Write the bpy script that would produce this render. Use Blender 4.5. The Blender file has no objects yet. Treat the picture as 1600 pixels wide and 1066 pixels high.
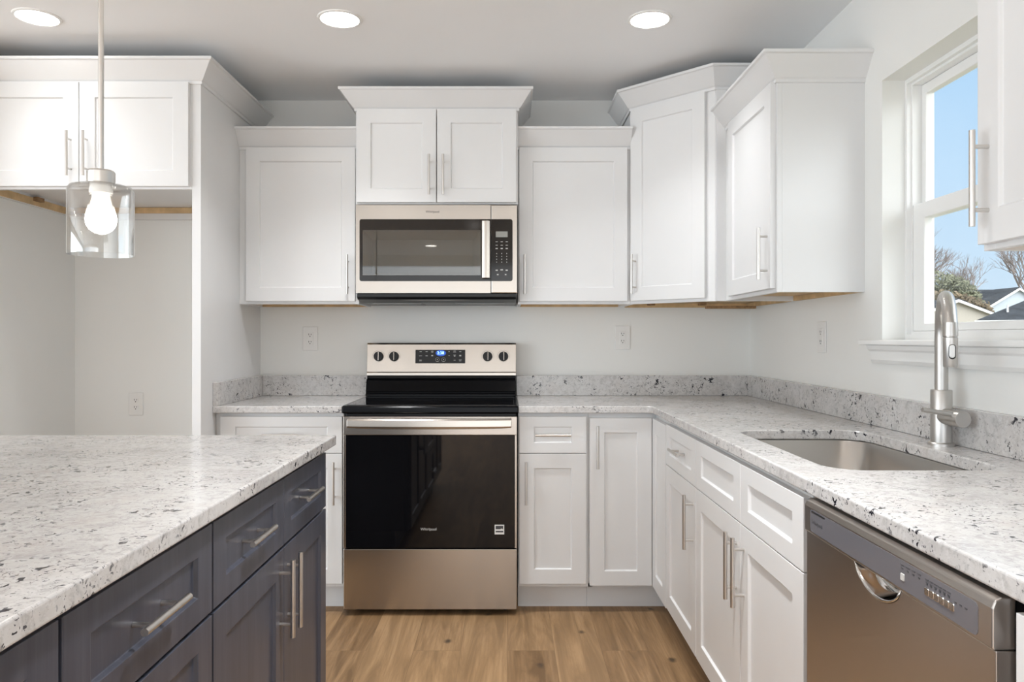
import bpy, bmesh, math, random
from mathutils import Vector, Matrix
random.seed(7)
PI = math.pi
sc = bpy.context.scene
COL = sc.collection

# ------------------------------------------------------------------ camera
cam_d = bpy.data.cameras.new('camera')
cam = bpy.data.objects.new('camera', cam_d); COL.objects.link(cam)
cam.location = (0, 0, 1.182); cam.rotation_euler = (PI/2, 0, 0)
cam_d.sensor_width = 36; cam_d.lens = 1193/1600*36
cam_d.shift_x = 7/1600; cam_d.shift_y = -3.8/1600
cam_d.clip_start = 0.05; cam_d.clip_end = 400
sc.camera = cam

# ------------------------------------------------------------------ exposure, world, sun, fill lamps
sc.view_settings.view_transform = 'Standard'
sc.view_settings.look = 'None'
sc.view_settings.exposure = 0.84
sc.view_settings.gamma = 1.0
sc.view_settings.use_curve_mapping = False
sc.cycles.use_denoising = True
sc.cycles.max_bounces = 10
sc.cycles.diffuse_bounces = 6
sc.cycles.sample_clamp_indirect = 6

DOWNLIGHT_W = 3.4               # kitchen cabinets row, dimmed
FILL_AISLE_W = 7.0         # unseen fill lamps added over the working aisle
FILL_ROOM_W = 15.0         # unseen fill lamps added in the living and dining zone
FILL_SIDE_W = 92.0
FILL_REAR_W = 14.0
SUN = 2.2
SKY_GLOW = 4.4

w = bpy.data.worlds.new('sky'); sc.world = w; w.use_nodes = True
wn, wl = w.node_tree.nodes, w.node_tree.links
wn.clear()
wo = wn.new('ShaderNodeOutputWorld'); bg = wn.new('ShaderNodeBackground')
tc = wn.new('ShaderNodeTexCoord'); sx = wn.new('ShaderNodeSeparateXYZ')
rp = wn.new('ShaderNodeValToRGB')
wl.new(tc.outputs['Generated'], sx.inputs[0]); wl.new(sx.outputs['Z'], rp.inputs[0])
e = rp.color_ramp.elements
e[0].position = 0.0; e[0].color = (0.66, 0.80, 0.93, 1)
e[1].position = 1.0; e[1].color = (2.0, 2.05, 2.1, 1)
k = rp.color_ramp.elements.new(0.10); k.color = (0.60, 0.79, 0.98, 1)
k = rp.color_ramp.elements.new(0.32); k.color = (0.46, 0.71, 0.99, 1)
k = rp.color_ramp.elements.new(0.55); k.color = (1.6, 1.65, 1.75, 1)    # sky overhead brightened out of view, for more daylight at the window
# broad glow added to the unseen sky behind and right, lighting the window side
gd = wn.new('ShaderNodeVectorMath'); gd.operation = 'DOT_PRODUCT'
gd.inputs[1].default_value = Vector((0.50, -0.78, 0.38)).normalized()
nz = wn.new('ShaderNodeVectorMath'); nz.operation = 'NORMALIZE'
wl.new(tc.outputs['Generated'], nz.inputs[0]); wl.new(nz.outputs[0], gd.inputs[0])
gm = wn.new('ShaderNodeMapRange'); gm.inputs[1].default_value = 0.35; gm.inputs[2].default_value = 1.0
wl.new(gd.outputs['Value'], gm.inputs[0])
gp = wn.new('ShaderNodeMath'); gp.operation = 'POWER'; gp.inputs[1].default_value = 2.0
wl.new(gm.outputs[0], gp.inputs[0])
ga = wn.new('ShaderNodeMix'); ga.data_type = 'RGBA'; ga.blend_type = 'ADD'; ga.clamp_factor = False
gx = wn.new('ShaderNodeMath'); gx.operation = 'MULTIPLY'; gx.inputs[1].default_value = SKY_GLOW
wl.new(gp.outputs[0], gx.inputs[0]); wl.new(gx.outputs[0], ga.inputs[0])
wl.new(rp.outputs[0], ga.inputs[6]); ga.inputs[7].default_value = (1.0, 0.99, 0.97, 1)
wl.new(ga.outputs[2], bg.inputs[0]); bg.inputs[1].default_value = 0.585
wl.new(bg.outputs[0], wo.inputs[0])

def light(name, typ, loc, rot, energy, color=(1, 1, 1), parent=None, **kw):
    d = bpy.data.lights.new(name, typ); d.energy = energy; d.color = color
    for a, v in kw.items(): setattr(d, a, v)
    o = bpy.data.objects.new(name, d); COL.objects.link(o)
    o.location = loc; o.rotation_euler = rot
    if parent: o.parent = parent
    return o
sun = light('sun', 'SUN', (-20, 10, 30), (0, 0, 0), SUN, (1, 0.95, 0.88), angle=0.01)
sun.rotation_euler = Vector((-0.24, 0.22, -0.945)).to_track_quat('-Z', 'Y').to_euler()
# fill lamps added at the unseen side and rear wall openings, in place of daylight
light('fill_side', 'AREA', (-4.64, -0.9, 1.15), (PI/2, 0, -PI/2), FILL_SIDE_W, (0.88, 0.95, 1.0),
      shape='RECTANGLE', size=5.0, size_y=2.1)
light('fill_rear', 'AREA', (-1.6, -4.28, 1.18), (PI/2, 0, 0), FILL_REAR_W, (0.90, 0.96, 1.0),
      shape='RECTANGLE', size=5.4, size_y=2.1)

# ------------------------------------------------------------------ materials
def mat(name):
    m = bpy.data.materials.new(name); m.use_nodes = True
    nt = m.node_tree; nt.nodes.clear()
    out = nt.nodes.new('ShaderNodeOutputMaterial')
    p = nt.nodes.new('ShaderNodeBsdfPrincipled')
    nt.links.new(p.outputs[0], out.inputs[0])
    return m, nt, p
def N(nt, t, **kw):
    n = nt.nodes.new(t)
    for a, v in kw.items(): setattr(n, a, v)
    return n
def noise(nt, vec, scale, detail=3, rough=0.5, dist=0.0):
    n = N(nt, 'ShaderNodeTexNoise'); n.inputs['Scale'].default_value = scale
    n.inputs['Detail'].default_value = detail; n.inputs['Roughness'].default_value = rough
    n.inputs['Distortion'].default_value = dist
    nt.links.new(vec, n.inputs['Vector']); return n.outputs['Fac']
def ramp(nt, fac, stops):
    r = N(nt, 'ShaderNodeValToRGB'); el = r.color_ramp.elements
    while len(el) < len(stops): el.new(0.5)
    for q, (pos, c) in zip(el, stops):
        q.position = pos; q.color = (c, c, c, 1) if not isinstance(c, tuple) else (*c, 1)
    nt.links.new(fac, r.inputs[0]); return r.outputs[0]
def mix(nt, fac, a, b, blend='MIX'):
    m = N(nt, 'ShaderNodeMix', data_type='RGBA', blend_type=blend)
    for sock, v in ((m.inputs[0], fac), (m.inputs[6], a), (m.inputs[7], b)):
        if isinstance(v, (int, float)): sock.default_value = v
        elif isinstance(v, tuple): sock.default_value = (*v, 1)
        else: nt.links.new(v, sock)
    return m.outputs[2]
def mul(nt, a, b):
    m = N(nt, 'ShaderNodeMath', operation='MULTIPLY')
    for sock, v in ((m.inputs[0], a), (m.inputs[1], b)):
        if isinstance(v, (int, float)): sock.default_value = v
        else: nt.links.new(v, sock)
    return m.outputs[0]
def coords(nt, scale=(1, 1, 1), rot=(0, 0, 0), kind='Object'):
    t = N(nt, 'ShaderNodeTexCoord'); m = N(nt, 'ShaderNodeMapping')
    m.inputs['Scale'].default_value = scale; m.inputs['Rotation'].default_value = rot
    nt.links.new(t.outputs[kind], m.inputs[0]); return m.outputs[0]
def bump(nt, p, h, strength, dist=0.001):
    b = N(nt, 'ShaderNodeBump'); b.inputs['Strength'].default_value = strength
    b.inputs['Distance'].default_value = dist
    nt.links.new(h, b.inputs['Height']); nt.links.new(b.outputs[0], p.inputs['Normal'])

def plain(name, col, rough=0.5, metal=0.0, var=0.03, vscale=6.0, spec=0.5, bumps=0.0, bscale=200):
    m, nt, p = mat(name)
    c = coords(nt)
    f = noise(nt, c, vscale, 3)
    lo = tuple(x*(1-var) for x in col); hi = tuple(min(1, x*(1+var)) for x in col)
    nt.links.new(ramp(nt, f, [(0.3, lo), (0.7, hi)]), p.inputs['Base Color'])
    p.inputs['Roughness'].default_value = rough; p.inputs['Metallic'].default_value = metal
    p.inputs['Specular IOR Level'].default_value = spec
    if bumps: bump(nt, p, noise(nt, c, bscale, 2), bumps)
    return m
def emit(name, col, strength):
    m, nt, p = mat(name)
    p.inputs['Base Color'].default_value = (*col, 1)
    p.inputs['Emission Color'].default_value = (*col, 1); p.inputs['Emission Strength'].default_value = strength
    return m
def brushed(name, col, rough, stretch, aniso=0.0, bstr=0.06):
    m, nt, p = mat(name)
    c = coords(nt, stretch)
    f = noise(nt, c, 40, 4, 0.6)
    lo = tuple(x*0.996 for x in col); hi = tuple(min(1, x*1.004) for x in col)
    nt.links.new(ramp(nt, f, [(0.3, lo), (0.7, hi)]), p.inputs['Base Color'])
    nt.links.new(ramp(nt, f, [(0.25, rough*0.995), (0.75, rough*1.005)]), p.inputs['Roughness'])
    p.inputs['Metallic'].default_value = 1.0
    p.inputs['Anisotropic'].default_value = aniso
    if aniso:
        ge = N(nt, 'ShaderNodeNewGeometry'); cr = N(nt, 'ShaderNodeVectorMath', operation='CROSS_PRODUCT')
        nt.links.new(ge.outputs['Normal'], cr.inputs[0]); cr.inputs[1].default_value = (0.001, 0.002, 1)
        nt.links.new(cr.outputs[0], p.inputs['Tangent'])
        p.inputs['Anisotropic Rotation'].default_value = 0.25      # brushed along, smeared up and down
    if bstr: bump(nt, p, f, bstr, 0.0005)
    return m

WALL = plain('wall_paint', (0.81, 0.81, 0.79), 0.75, var=0.012, vscale=2, bumps=0.05, bscale=260, spec=0.3)
CEIL = plain('ceiling_paint', (0.895, 0.905, 0.915), 0.85, var=0.012, vscale=2, bumps=0.05, bscale=200, spec=0.2)
TRIMW = plain('white_trim_paint', (0.84, 0.84, 0.825), 0.4, var=0.01)
CAB = plain('white_cabinet_paint', (0.735, 0.735, 0.735), 0.36, var=0.012, vscale=5)
VINYL = plain('white_vinyl', (0.85, 0.85, 0.84), 0.35, var=0.01)
PLATE = plain('white_outlet_plastic', (0.78, 0.77, 0.75), 0.35, var=0.01)
SLOT = plain('dark_slot', (0.03, 0.03, 0.03), 0.6)
BLACK = plain('black_plastic', (0.010, 0.010, 0.011), 0.3, var=0.1, spec=0.3)
ENAMEL = plain('black_enamel', (0.004, 0.004, 0.005), 0.14, var=0.1, spec=0.10)
RUBBER = plain('black_rubber', (0.02, 0.02, 0.02), 0.7)
CHROME = plain('polished_chrome', (0.78, 0.77, 0.76), 0.09, 1.0, var=0.02)
NICKEL = brushed('brushed_nickel', (0.66, 0.635, 0.605), 0.30, (3, 3, 3), bstr=0.02)
STEEL = brushed('brushed_stainless_steel', (0.475, 0.43, 0.385), 0.25, (0.15, 0.15, 10), 0.6, 0.0)
DWSTEEL = brushed('brushed_dishwasher_steel', (0.56, 0.52, 0.49), 0.28, (0.15, 0.15, 10), 0.75, 0.0)
SINKST = brushed('brushed_sink_steel', (0.50, 0.48, 0.455), 0.28, (60, 1, 1), 0.3, 0.0)
FAUCET = brushed('brushed_faucet_nickel', (0.58, 0.56, 0.535), 0.36, (20, 20, 1), 0.0, 0.0)
RAWWOOD = plain('raw_wood_strip', (0.62, 0.44, 0.24), 0.7, var=0.18, vscale=18)
DKWOOD = plain('dark_chipboard', (0.30, 0.18, 0.09), 0.8, var=0.35, vscale=60)
MARKW = plain('pale_print', (0.55, 0.54, 0.52), 0.5)
MARKD = plain('dark_print', (0.05, 0.05, 0.055), 0.5)
LCD = plain('grey_lcd', (0.30, 0.30, 0.275), 0.25)
BLUELCD = emit('blue_clock_glow', (0.01, 0.05, 0.28), 0.9)
BLUEDIG = emit('blue_clock_digits', (0.25, 0.55, 1.0), 2.5)
LENS = emit('glowing_lens', (1.0, 0.97, 0.92), 9.0)
BULB = emit('glowing_bulb', (1.0, 0.96, 0.91), 7.0)
BULBNECK = emit('translucent_bulb_neck', (1.0, 0.90, 0.78), 0.55)

def m_dark_glass(name, col, rough, spec=0.5):
    m, nt, p = mat(name)
    f = noise(nt, coords(nt), 3, 2)
    nt.links.new(ramp(nt, f, [(0.3, tuple(x*0.9 for x in col)), (0.7, col)]), p.inputs['Base Color'])
    p.inputs['Roughness'].default_value = rough; p.inputs['IOR'].default_value = 1.5
    p.inputs['Specular IOR Level'].default_value = spec
    return m
OVENGLASS = m_dark_glass('black_oven_glass', (0.004, 0.004, 0.005), 0.03, 0.4)
COOKGLASS = m_dark_glass('black_cooktop_glass', (0.006, 0.006, 0.007), 0.07)
MWGLASS = m_dark_glass('black_microwave_glass', (0.016, 0.013, 0.011), 0.08, 0.3)
CAVITY = plain('grey_oven_cavity', (0.62, 0.60, 0.56), 0.6)
DWSTRIP = m_dark_glass('grey_control_strip', (0.16, 0.155, 0.17), 0.12, 0.6)

def m_clear(name, tint, lo, hi, pw=3.0):
    m = bpy.data.materials.new(name); m.use_nodes = True; nt = m.node_tree; nt.nodes.clear()
    out = N(nt, 'ShaderNodeOutputMaterial'); mx = N(nt, 'ShaderNodeMixShader')
    tr = N(nt, 'ShaderNodeBsdfTransparent'); gl = N(nt, 'ShaderNodeBsdfGlossy')
    tr.inputs[0].default_value = (*tint, 1); gl.inputs['Roughness'].default_value = 0.02
    lw = N(nt, 'ShaderNodeLayerWeight'); lw.inputs[0].default_value = 0.5
    pwn = N(nt, 'ShaderNodeMath', operation='POWER'); pwn.inputs[1].default_value = pw
    nt.links.new(lw.outputs['Facing'], pwn.inputs[0])
    mr = N(nt, 'ShaderNodeMapRange'); mr.inputs[3].default_value = lo; mr.inputs[4].default_value = hi
    nt.links.new(pwn.outputs[0], mr.inputs[0])
    nt.links.new(mr.outputs[0], mx.inputs[0]); nt.links.new(tr.outputs[0], mx.inputs[1]); nt.links.new(gl.outputs[0], mx.inputs[2])
    nt.links.new(mx.outputs[0], out.inputs[0]); return m
PANE = m_clear('clear_window_pane', (0.98, 0.99, 0.99), 0.02, 0.4, 4)
SHADE = m_clear('clear_shade_glass', (0.995, 0.995, 0.99), 0.09, 0.9, 2.2)

MWWIN = m_clear('microwave_window_screen', (0.66, 0.645, 0.62), 0.07, 0.5, 4)
def m_granite():
    m, nt, p = mat('speckled_white_granite')
    c = coords(nt)
    big = noise(nt, c, 5.0, 4, 0.6)
    base = ramp(nt, big, [(0.30, (0.60, 0.59, 0.585)), (0.5, (0.71, 0.70, 0.69)), (0.72, (0.77, 0.765, 0.76))])
    mid = noise(nt, c, 42, 5, 0.7, 0.8)
    base = mix(nt, ramp(nt, mid, [(0.48, 0.0), (0.64, 0.50)]), base, (0.38, 0.37, 0.365))
    warm = noise(nt, c, 11, 3, 0.5)
    base = mix(nt, ramp(nt, warm, [(0.5, 0.0), (0.75, 0.40)]), base, (0.64, 0.585, 0.55))
    lite = noise(nt, c, 75, 4, 0.6, 0.5)
    base = mix(nt, ramp(nt, lite, [(0.55, 0.0), (0.66, 0.6)]), base, (0.80, 0.80, 0.80))
    fine = noise(nt, c, 170, 3, 0.7)
    base = mix(nt, ramp(nt, fine, [(0.60, 0.0), (0.70, 0.45)]), base, (0.22, 0.215, 0.225))
    mask = noise(nt, c, 8, 3, 0.65)
    fl = noise(nt, c, 54, 3, 0.5, 0.9)
    k = mul(nt, ramp(nt, fl, [(0.622, 0.0), (0.640, 1.0)]), ramp(nt, mask, [(0.47, 0.0), (0.55, 1.0)]))
    base = mix(nt, k, base, (0.022, 0.021, 0.030))
    fl2 = noise(nt, c, 125, 2, 0.5, 0.8)
    k2 = mul(nt, ramp(nt, fl2, [(0.635, 0.0), (0.655, 0.9)]), ramp(nt, mask, [(0.43, 0.12), (0.58, 1.0)]))
    base = mix(nt, k2, base, (0.045, 0.045, 0.06))
    base = mix(nt, 1.0, base, (0.83, 0.82, 0.815), 'MULTIPLY')
    nt.links.new(base, p.inputs['Base Color'])
    p.inputs['Roughness'].default_value = 0.16
    p.inputs['Specular IOR Level'].default_value = 0.5
    return m
GRANITE = m_granite()

def m_floor():
    m, nt, p = mat('oak_plank_floor')
    c = coords(nt, (1, 1, 1), (0, 0, PI/2))
    b = N(nt, 'ShaderNodeTexBrick'); nt.links.new(c, b.inputs['Vector'])
    b.offset = 0.37; b.offset_frequency = 2
    b.inputs['Scale'].default_value = 1.0; b.inputs['Brick Width'].default_value = 1.22
    b.inputs['Row Height'].default_value = 0.178; b.inputs['Mortar Size'].default_value = 0.0012
    b.inputs['Mortar Smooth'].default_value = 0.3; b.inputs['Bias'].default_value = 0.0
    b.inputs['Color1'].default_value = (0, 0, 0, 1); b.inputs['Color2'].default_value = (1, 1, 1, 1)
    b.inputs['Mortar'].default_value = (0.5, 0.5, 0.5, 1)
    # offset the grain from plank to plank
    cc = coords(nt, (1, 1, 1))
    ad = N(nt, 'ShaderNodeVectorMath', operation='MULTIPLY_ADD')
    nt.links.new(b.outputs['Color'], ad.inputs[0]); ad.inputs[1].default_value = (13.0, 7.0, 5.0); nt.links.new(cc, ad.inputs[2])
    st = N(nt, 'ShaderNodeMapping'); st.inputs['Scale'].default_value = (9.0, 0.8, 1); nt.links.new(ad.outputs[0], st.inputs[0])
    g1 = noise(nt, st.outputs[0], 1.6, 5, 0.6, 1.1)
    st2 = N(nt, 'ShaderNodeMapping'); st2.inputs['Scale'].default_value = (90.0, 3.0, 1); nt.links.new(ad.outputs[0], st2.inputs[0])
    g2 = noise(nt, st2.outputs[0], 1.5, 4, 0.6, 0.4)
    col = ramp(nt, g1, [(0.38, (0.135, 0.076, 0.035)), (0.50, (0.265, 0.157, 0.076)), (0.61, (0.385, 0.240, 0.124))])
    col = mix(nt, ramp(nt, g2, [(0.40, 0.38), (0.58, 0.0)]), col, (0.15, 0.088, 0.042))
    col = mix(nt, 0.38, col, ramp(nt, b.outputs['Color'], [(0.0, (0.15, 0.086, 0.040)), (1.0, (0.40, 0.255, 0.132))]))
    # knots
    v = N(nt, 'ShaderNodeTexVoronoi', voronoi_dimensions='2D'); v.inputs['Scale'].default_value = 3.3
    wv = N(nt, 'ShaderNodeMapping'); wv.inputs['Scale'].default_value = (1.0, 0.75, 1); nt.links.new(ad.outputs[0], wv.inputs[0])
    nt.links.new(wv.outputs[0], v.inputs['Vector'])
    kd = N(nt, 'ShaderNodeMath', operation='MULTIPLY_ADD'); nt.links.new(noise(nt, wv.outputs[0], 26, 3, 0.6), kd.inputs[0])
    kd.inputs[1].default_value = 0.10; nt.links.new(v.outputs['Distance'], kd.inputs[2])
    kmask = ramp(nt, noise(nt, wv.outputs[0], 1.3, 1), [(0.50, 0.0), (0.53, 1.0)])
    col = mix(nt, mul(nt, ramp(nt, kd.outputs[0], [(0.065, 0.9), (0.115, 0.0)]), kmask), col, (0.06, 0.040, 0.025))
    col = mix(nt, ramp(nt, b.outputs['Fac'], [(0.0, 0.0), (1.0, 0.30)]), col, (0.10, 0.06, 0.03))
    nt.links.new(col, p.inputs['Base Color'])
    p.inputs['Roughness'].default_value = 0.5
    p.inputs['Specular IOR Level'].default_value = 0.25
    bump(nt, p, g2, 0.08, 0.001)
    return m
FLOOR = m_floor()

def m_navy():
    m, nt, p = mat('navy_stained_maple')
    c = coords(nt, (14, 14, 1.2))
    g = noise(nt, c, 2.4, 5, 0.6, 0.6)
    g2 = noise(nt, coords(nt, (160, 160, 5)), 1.5, 3, 0.6)
    col = ramp(nt, g, [(0.25, (0.042, 0.046, 0.064)), (0.5, (0.060, 0.065, 0.088)), (0.75, (0.082, 0.086, 0.110))])
    col = mix(nt, ramp(nt, g2, [(0.4, 0.25), (0.62, 0.0)]), col, (0.040, 0.041, 0.055))
    nt.links.new(col, p.inputs['Base Color']); p.inputs['Roughness'].default_value = 0.33
    p.inputs['Specular IOR Level'].default_value = 0.55
    return m
NAVY = m_navy()
SIDING = plain('beige_siding', (0.50, 0.46, 0.40), 0.8)
SIDINGB = plain('pale_blue_siding', (0.52, 0.58, 0.64), 0.8)
SHINGLE = plain('dark_shingles', (0.036, 0.042, 0.050), 0.95, var=0.3, vscale=3, spec=0.1)
BARK = plain('grey_bark', (0.24, 0.20, 0.185), 0.9, var=0.2)
LEAF = plain('spring_leaves', (0.125, 0.135, 0.085), 0.8, var=0.35, vscale=0.6)
HEDGE = plain('bronze_leaves', (0.13, 0.10, 0.06), 0.8, var=0.35, vscale=0.8)
LAWN = plain('lawn_grass', (0.17, 0.165, 0.11), 0.9, var=0.3, vscale=0.5)
CARPAINT = plain('dark_car_paint', (0.02, 0.025, 0.03), 0.25)
INSUL = plain('grey_metal_liner', (0.25, 0.25, 0.25), 0.5, 0.6)

# ------------------------------------------------------------------ mesh helpers
class MB:
    def __init__(s, M=None):
        s.bm = bmesh.new(); s.M = M or Matrix.Identity(4)
    def v(s, x, y, z): return s.bm.verts.new(s.M @ Vector((x, y, z)))
    def box(s, x0, x1, y0, y1, z0, z1):
        x0, x1 = min(x0, x1), max(x0, x1); y0, y1 = min(y0, y1), max(y0, y1); z0, z1 = min(z0, z1), max(z0, z1)
        q = [s.v(x, y, z) for z in (z0, z1) for x, y in ((x0, y0), (x1, y0), (x1, y1), (x0, y1))]
        for f in ((0, 1, 2, 3), (4, 5, 6, 7), (0, 1, 5, 4), (1, 2, 6, 5), (2, 3, 7, 6), (3, 0, 4, 7)):
            s.bm.faces.new([q[i] for i in f])
        return s
    def rings(s, rr, cap0=True, cap1=True, closed=True):
        vs = [[s.v(*p) for p in r] for r in rr]
        n = len(rr[0])
        for a, b in zip(vs, vs[1:]):
            for i in range(n if closed else n-1):
                j = (i+1) % n; s.bm.faces.new((a[i], a[j], b[j], b[i]))
        if cap0: s.bm.faces.new(vs[0])
        if cap1: s.bm.faces.new(vs[-1])
        return s
    def prism(s, poly, z0, z1):                     # polygon in local x, y
        return s.rings([[(x, y, z0) for x, y in poly], [(x, y, z1) for x, y in poly]])
    def prism_u(s, poly, u0, u1):                   # polygon in local y, z swept along x
        return s.rings([[(u0, y, z) for y, z in poly], [(u1, y, z) for y, z in poly]])
    def prism_n(s, poly, n0, n1):                   # polygon in local x, z swept along y
        return s.rings([[(x, n0, z) for x, z in poly], [(x, n1, z) for x, z in poly]])
    def tube(s, pts, rad, seg=14, caps=True):
        pts = [Vector(p) for p in pts]
        if not isinstance(rad, (list, tuple)): rad = [rad]*len(pts)
        rr = []; up = None
        for i, p in enumerate(pts):
            t = (pts[min(i+1, len(pts)-1)] - pts[max(i-1, 0)]).normalized()
            if up is None:
                up = Vector((0, 0, 1)) if abs(t.z) < 0.9 else Vector((1, 0, 0))
            a = (up - t*up.dot(t)).normalized(); up = a; b = t.cross(a)
            rr.append([tuple(p + (a*math.cos(q) + b*math.sin(q))*rad[i]) for q in [2*PI*j/seg for j in range(seg)]])
        return s.rings(rr, caps, caps)
    def lathe(s, prof, c=(0, 0, 0), seg=32, axis='z', cap0=True, cap1=True):
        rr = []
        for r, h in prof:
            ring = []
            for j in range(seg):
                a = 2*PI*j/seg; x, y = r*math.cos(a), r*math.sin(a)
                ring.append({'z': (c[0]+x, c[1]+y, c[2]+h), 'y': (c[0]+x, c[1]+h, c[2]+y), 'x': (c[0]+h, c[1]+x, c[2]+y)}[axis])
            rr.append(ring)
        return s.rings(rr, cap0, cap1)
    def sweep(s, path, prof):                       # mitred moulding: path in x, y, outward on its right
        P = [Vector(p) for p in path]; n = len(P); dirs = [(P[i+1]-P[i]).normalized() for i in range(n-1)]
        rn = [Vector((d.y, -d.x)) for d in dirs]
        rr = []
        for i in range(n):
            if i == 0: off = rn[0]
            elif i == n-1: off = rn[-1]
            else:
                b = (rn[i-1]+rn[i]).normalized(); off = b/max(0.2, b.dot(rn[i]))
            rr.append([(P[i].x+off.x*d, P[i].y+off.y*d, z) for d, z in prof])
        return s.rings(rr)
    def door(s, u0, u1, z0, z1, n0=0.0, t=0.02, stile=0.063, rail=0.063, rec=0.0075):
        def R(a, b, c, d, n): return [s.v(a, n, c), s.v(b, n, c), s.v(b, n, d), s.v(a, n, d)]
        bk = R(u0, u1, z0, z1, n0); fr = R(u0, u1, z0, z1, n0+t)
        i1 = R(u0+stile, u1-stile, z0+rail, z1-rail, n0+t)
        g = 0.0035
        i2 = R(u0+stile+g, u1-stile-g, z0+rail+g, z1-rail-g, n0+t-rec)
        F = s.bm.faces.new
        F(bk); F(i2)
        for i in range(4):
            j = (i+1) % 4
            F((bk[i], bk[j], fr[j], fr[i])); F((fr[i], fr[j], i1[j], i1[i])); F((i1[i], i1[j], i2[j], i2[i]))
        return s
    def add(s, *others): return s

ORIGIN = {}
def obj(name, mb, m, parent=None, bev=0.0, seg=2, smooth=False, ang=35, solid=0.0):
    bm = mb.bm
    if smooth: bmesh.ops.remove_doubles(bm, verts=bm.verts, dist=1e-6)
    bmesh.ops.recalc_face_normals(bm, faces=bm.faces)
    if parent is not None and parent.name in ORIGIN:
        bmesh.ops.translate(bm, verts=bm.verts, vec=-ORIGIN[parent.name])
    me = bpy.data.meshes.new(name); bm.to_mesh(me); bm.free()
    me.materials.append(m)
    o = bpy.data.objects.new(name, me); COL.objects.link(o)
    if parent is not None:
        o.parent = parent
        ORIGIN[o.name] = ORIGIN.get(parent.name, Vector())
    else: ORIGIN[o.name] = Vector()
    if smooth:
        for p in me.polygons: p.use_smooth = True
        try: me.set_sharp_from_angle(angle=math.radians(ang))
        except Exception: pass
    if solid:
        q = o.modifiers.new('solid', 'SOLIDIFY'); q.thickness = solid; q.offset = 1
    if bev:
        q = o.modifiers.new('bevel', 'BEVEL'); q.width = bev; q.segments = seg
        q.limit_method = 'ANGLE'; q.angle_limit = math.radians(40)
        q.use_clamp_overlap = True
    return o
def thing(name, label, cat, loc, group=None):
    o = bpy.data.objects.new(name, None); COL.objects.link(o); o.location = loc
    o.empty_display_size = 0.05
    ORIGIN[o.name] = Vector(loc); o['label'] = label; o['category'] = cat
    if group: o['group'] = group
    return o
def tag(o, label, cat, group=None, kind=None):
    o['label'] = label; o['category'] = cat
    if group: o['group'] = group
    if kind: o['kind'] = kind
    return o
def struct(name, mb, m, label=None, **kw):
    o = obj(name, mb, m, **kw); o['kind'] = 'structure'
    if label: o['label'] = label
    return o
def frame(origin, U):
    U = Vector((*U, 0)).normalized(); Z = Vector((0, 0, 1)); Nn = U.cross(Z)
    M = Matrix.Identity(4)
    for i, a in enumerate((U, Nn, Z)):
        for r in range(3): M[r][i] = a[r]
    for r in range(3): M[r][3] = (*origin, 0)[r]
    return M
def text(name, body, size, M, m, parent, depth=0.0006, align='CENTER', shear=0.0, wide=None):
    cu = bpy.data.curves.new('tmp', 'FONT'); cu.body = body; cu.size = size
    cu.align_x = align; cu.align_y = 'CENTER'; cu.extrude = depth/2; cu.shear = shear
    to = bpy.data.objects.new('tmp', cu); COL.objects.link(to)
    dg = bpy.context.evaluated_depsgraph_get()
    me = bpy.data.meshes.new_from_object(to.evaluated_get(dg))
    bpy.data.objects.remove(to); bpy.data.curves.remove(cu)
    xs = [v.co.x for v in me.vertices]; k = 1.0
    if wide: k = wide/(max(xs)-min(xs))
    mb = MB(M); mb.bm.from_mesh(me); bpy.data.meshes.remove(me)
    for v in mb.bm.verts:                           # text plane x, y -> frame u, z ; extrude -> n
        v.co = M @ Vector((v.co.x*k, v.co.z+depth/2, v.co.y*k))
    return obj(name, mb, m, parent)

def pull_v(door, M, u, zc, n, L=0.183, m=None):
    mb = MB(M)
    mb.tube([(u, n+0.031, zc-L/2), (u, n+0.031, zc+L/2)], 0.0058, 16)
    for s in (-1, 1): mb.tube([(u, n, zc+s*L*0.33), (u, n+0.031, zc+s*L*0.33)], 0.0042, 10)
    return obj('handle', mb, NICKEL, door, smooth=True)
def pull_h(door, M, uc, z, n, L=0.152):
    mb = MB(M)
    mb.tube([(uc-L/2, n+0.031, z), (uc+L/2, n+0.031, z)], 0.0058, 16)
    for s in (-1, 1): mb.tube([(uc+s*L*0.30, n, z), (uc+s*L*0.30, n+0.031, z)], 0.0042, 10)
    return obj('handle', mb, NICKEL, door, smooth=True)

CT, CB = 0.8925, 0.8625          # worktop top and underside
YW, XW = 3.90, 1.24              # back wall, right wall
ZC = 2.398

# ------------------------------------------------------------------ the room
struct('floor', MB().box(-4.6, 1.24, -4.2, 3.9, -0.06, 0), FLOOR)
struct('ceiling', MB().box(-4.72, 1.405, -4.32, 4.02, ZC, ZC+0.16), CEIL)
struct('trim_sunshade', MB().box(1.406, 1.95, -4.8, 4.5, ZC+0.02, ZC+0.16), TRIMW, 'white eave added out of view above the window to block the sun')  # unseen eave added to keep direct sun out of the window
struct('wall_back', MB().box(-4.72, 1.405, YW, YW+0.12, -0.06, ZC), WALL)
WY0, WY1, WZ0, WZ1 = 1.61, 2.527, 1.160, 2.036
wr = MB()
wr.box(XW, 1.405, -4.32, WY0, -0.06, ZC); wr.box(XW, 1.405, WY1, YW, -0.06, ZC)
wr.box(XW, 1.405, WY0, WY1, -0.06, WZ0); wr.box(XW, 1.405, WY0, WY1, WZ1, ZC)
struct('wall_right', wr, WALL)
struct('wall_left', MB().box(-2.33, -2.21, 2.95, YW, 0, ZC), WALL)
wq = MB(); wq.box(-4.72, -4.6, -4.32, -3.4, -0.06, ZC); wq.box(-4.72, -4.6, 1.6, YW, -0.06, ZC)
wq.box(-4.72, -4.6, -3.4, 1.6, 2.2, ZC); wq.box(-4.72, -4.6, -3.4, 1.6, -0.06, 0.10)
struct('wall_side', wq, WALL)
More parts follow.
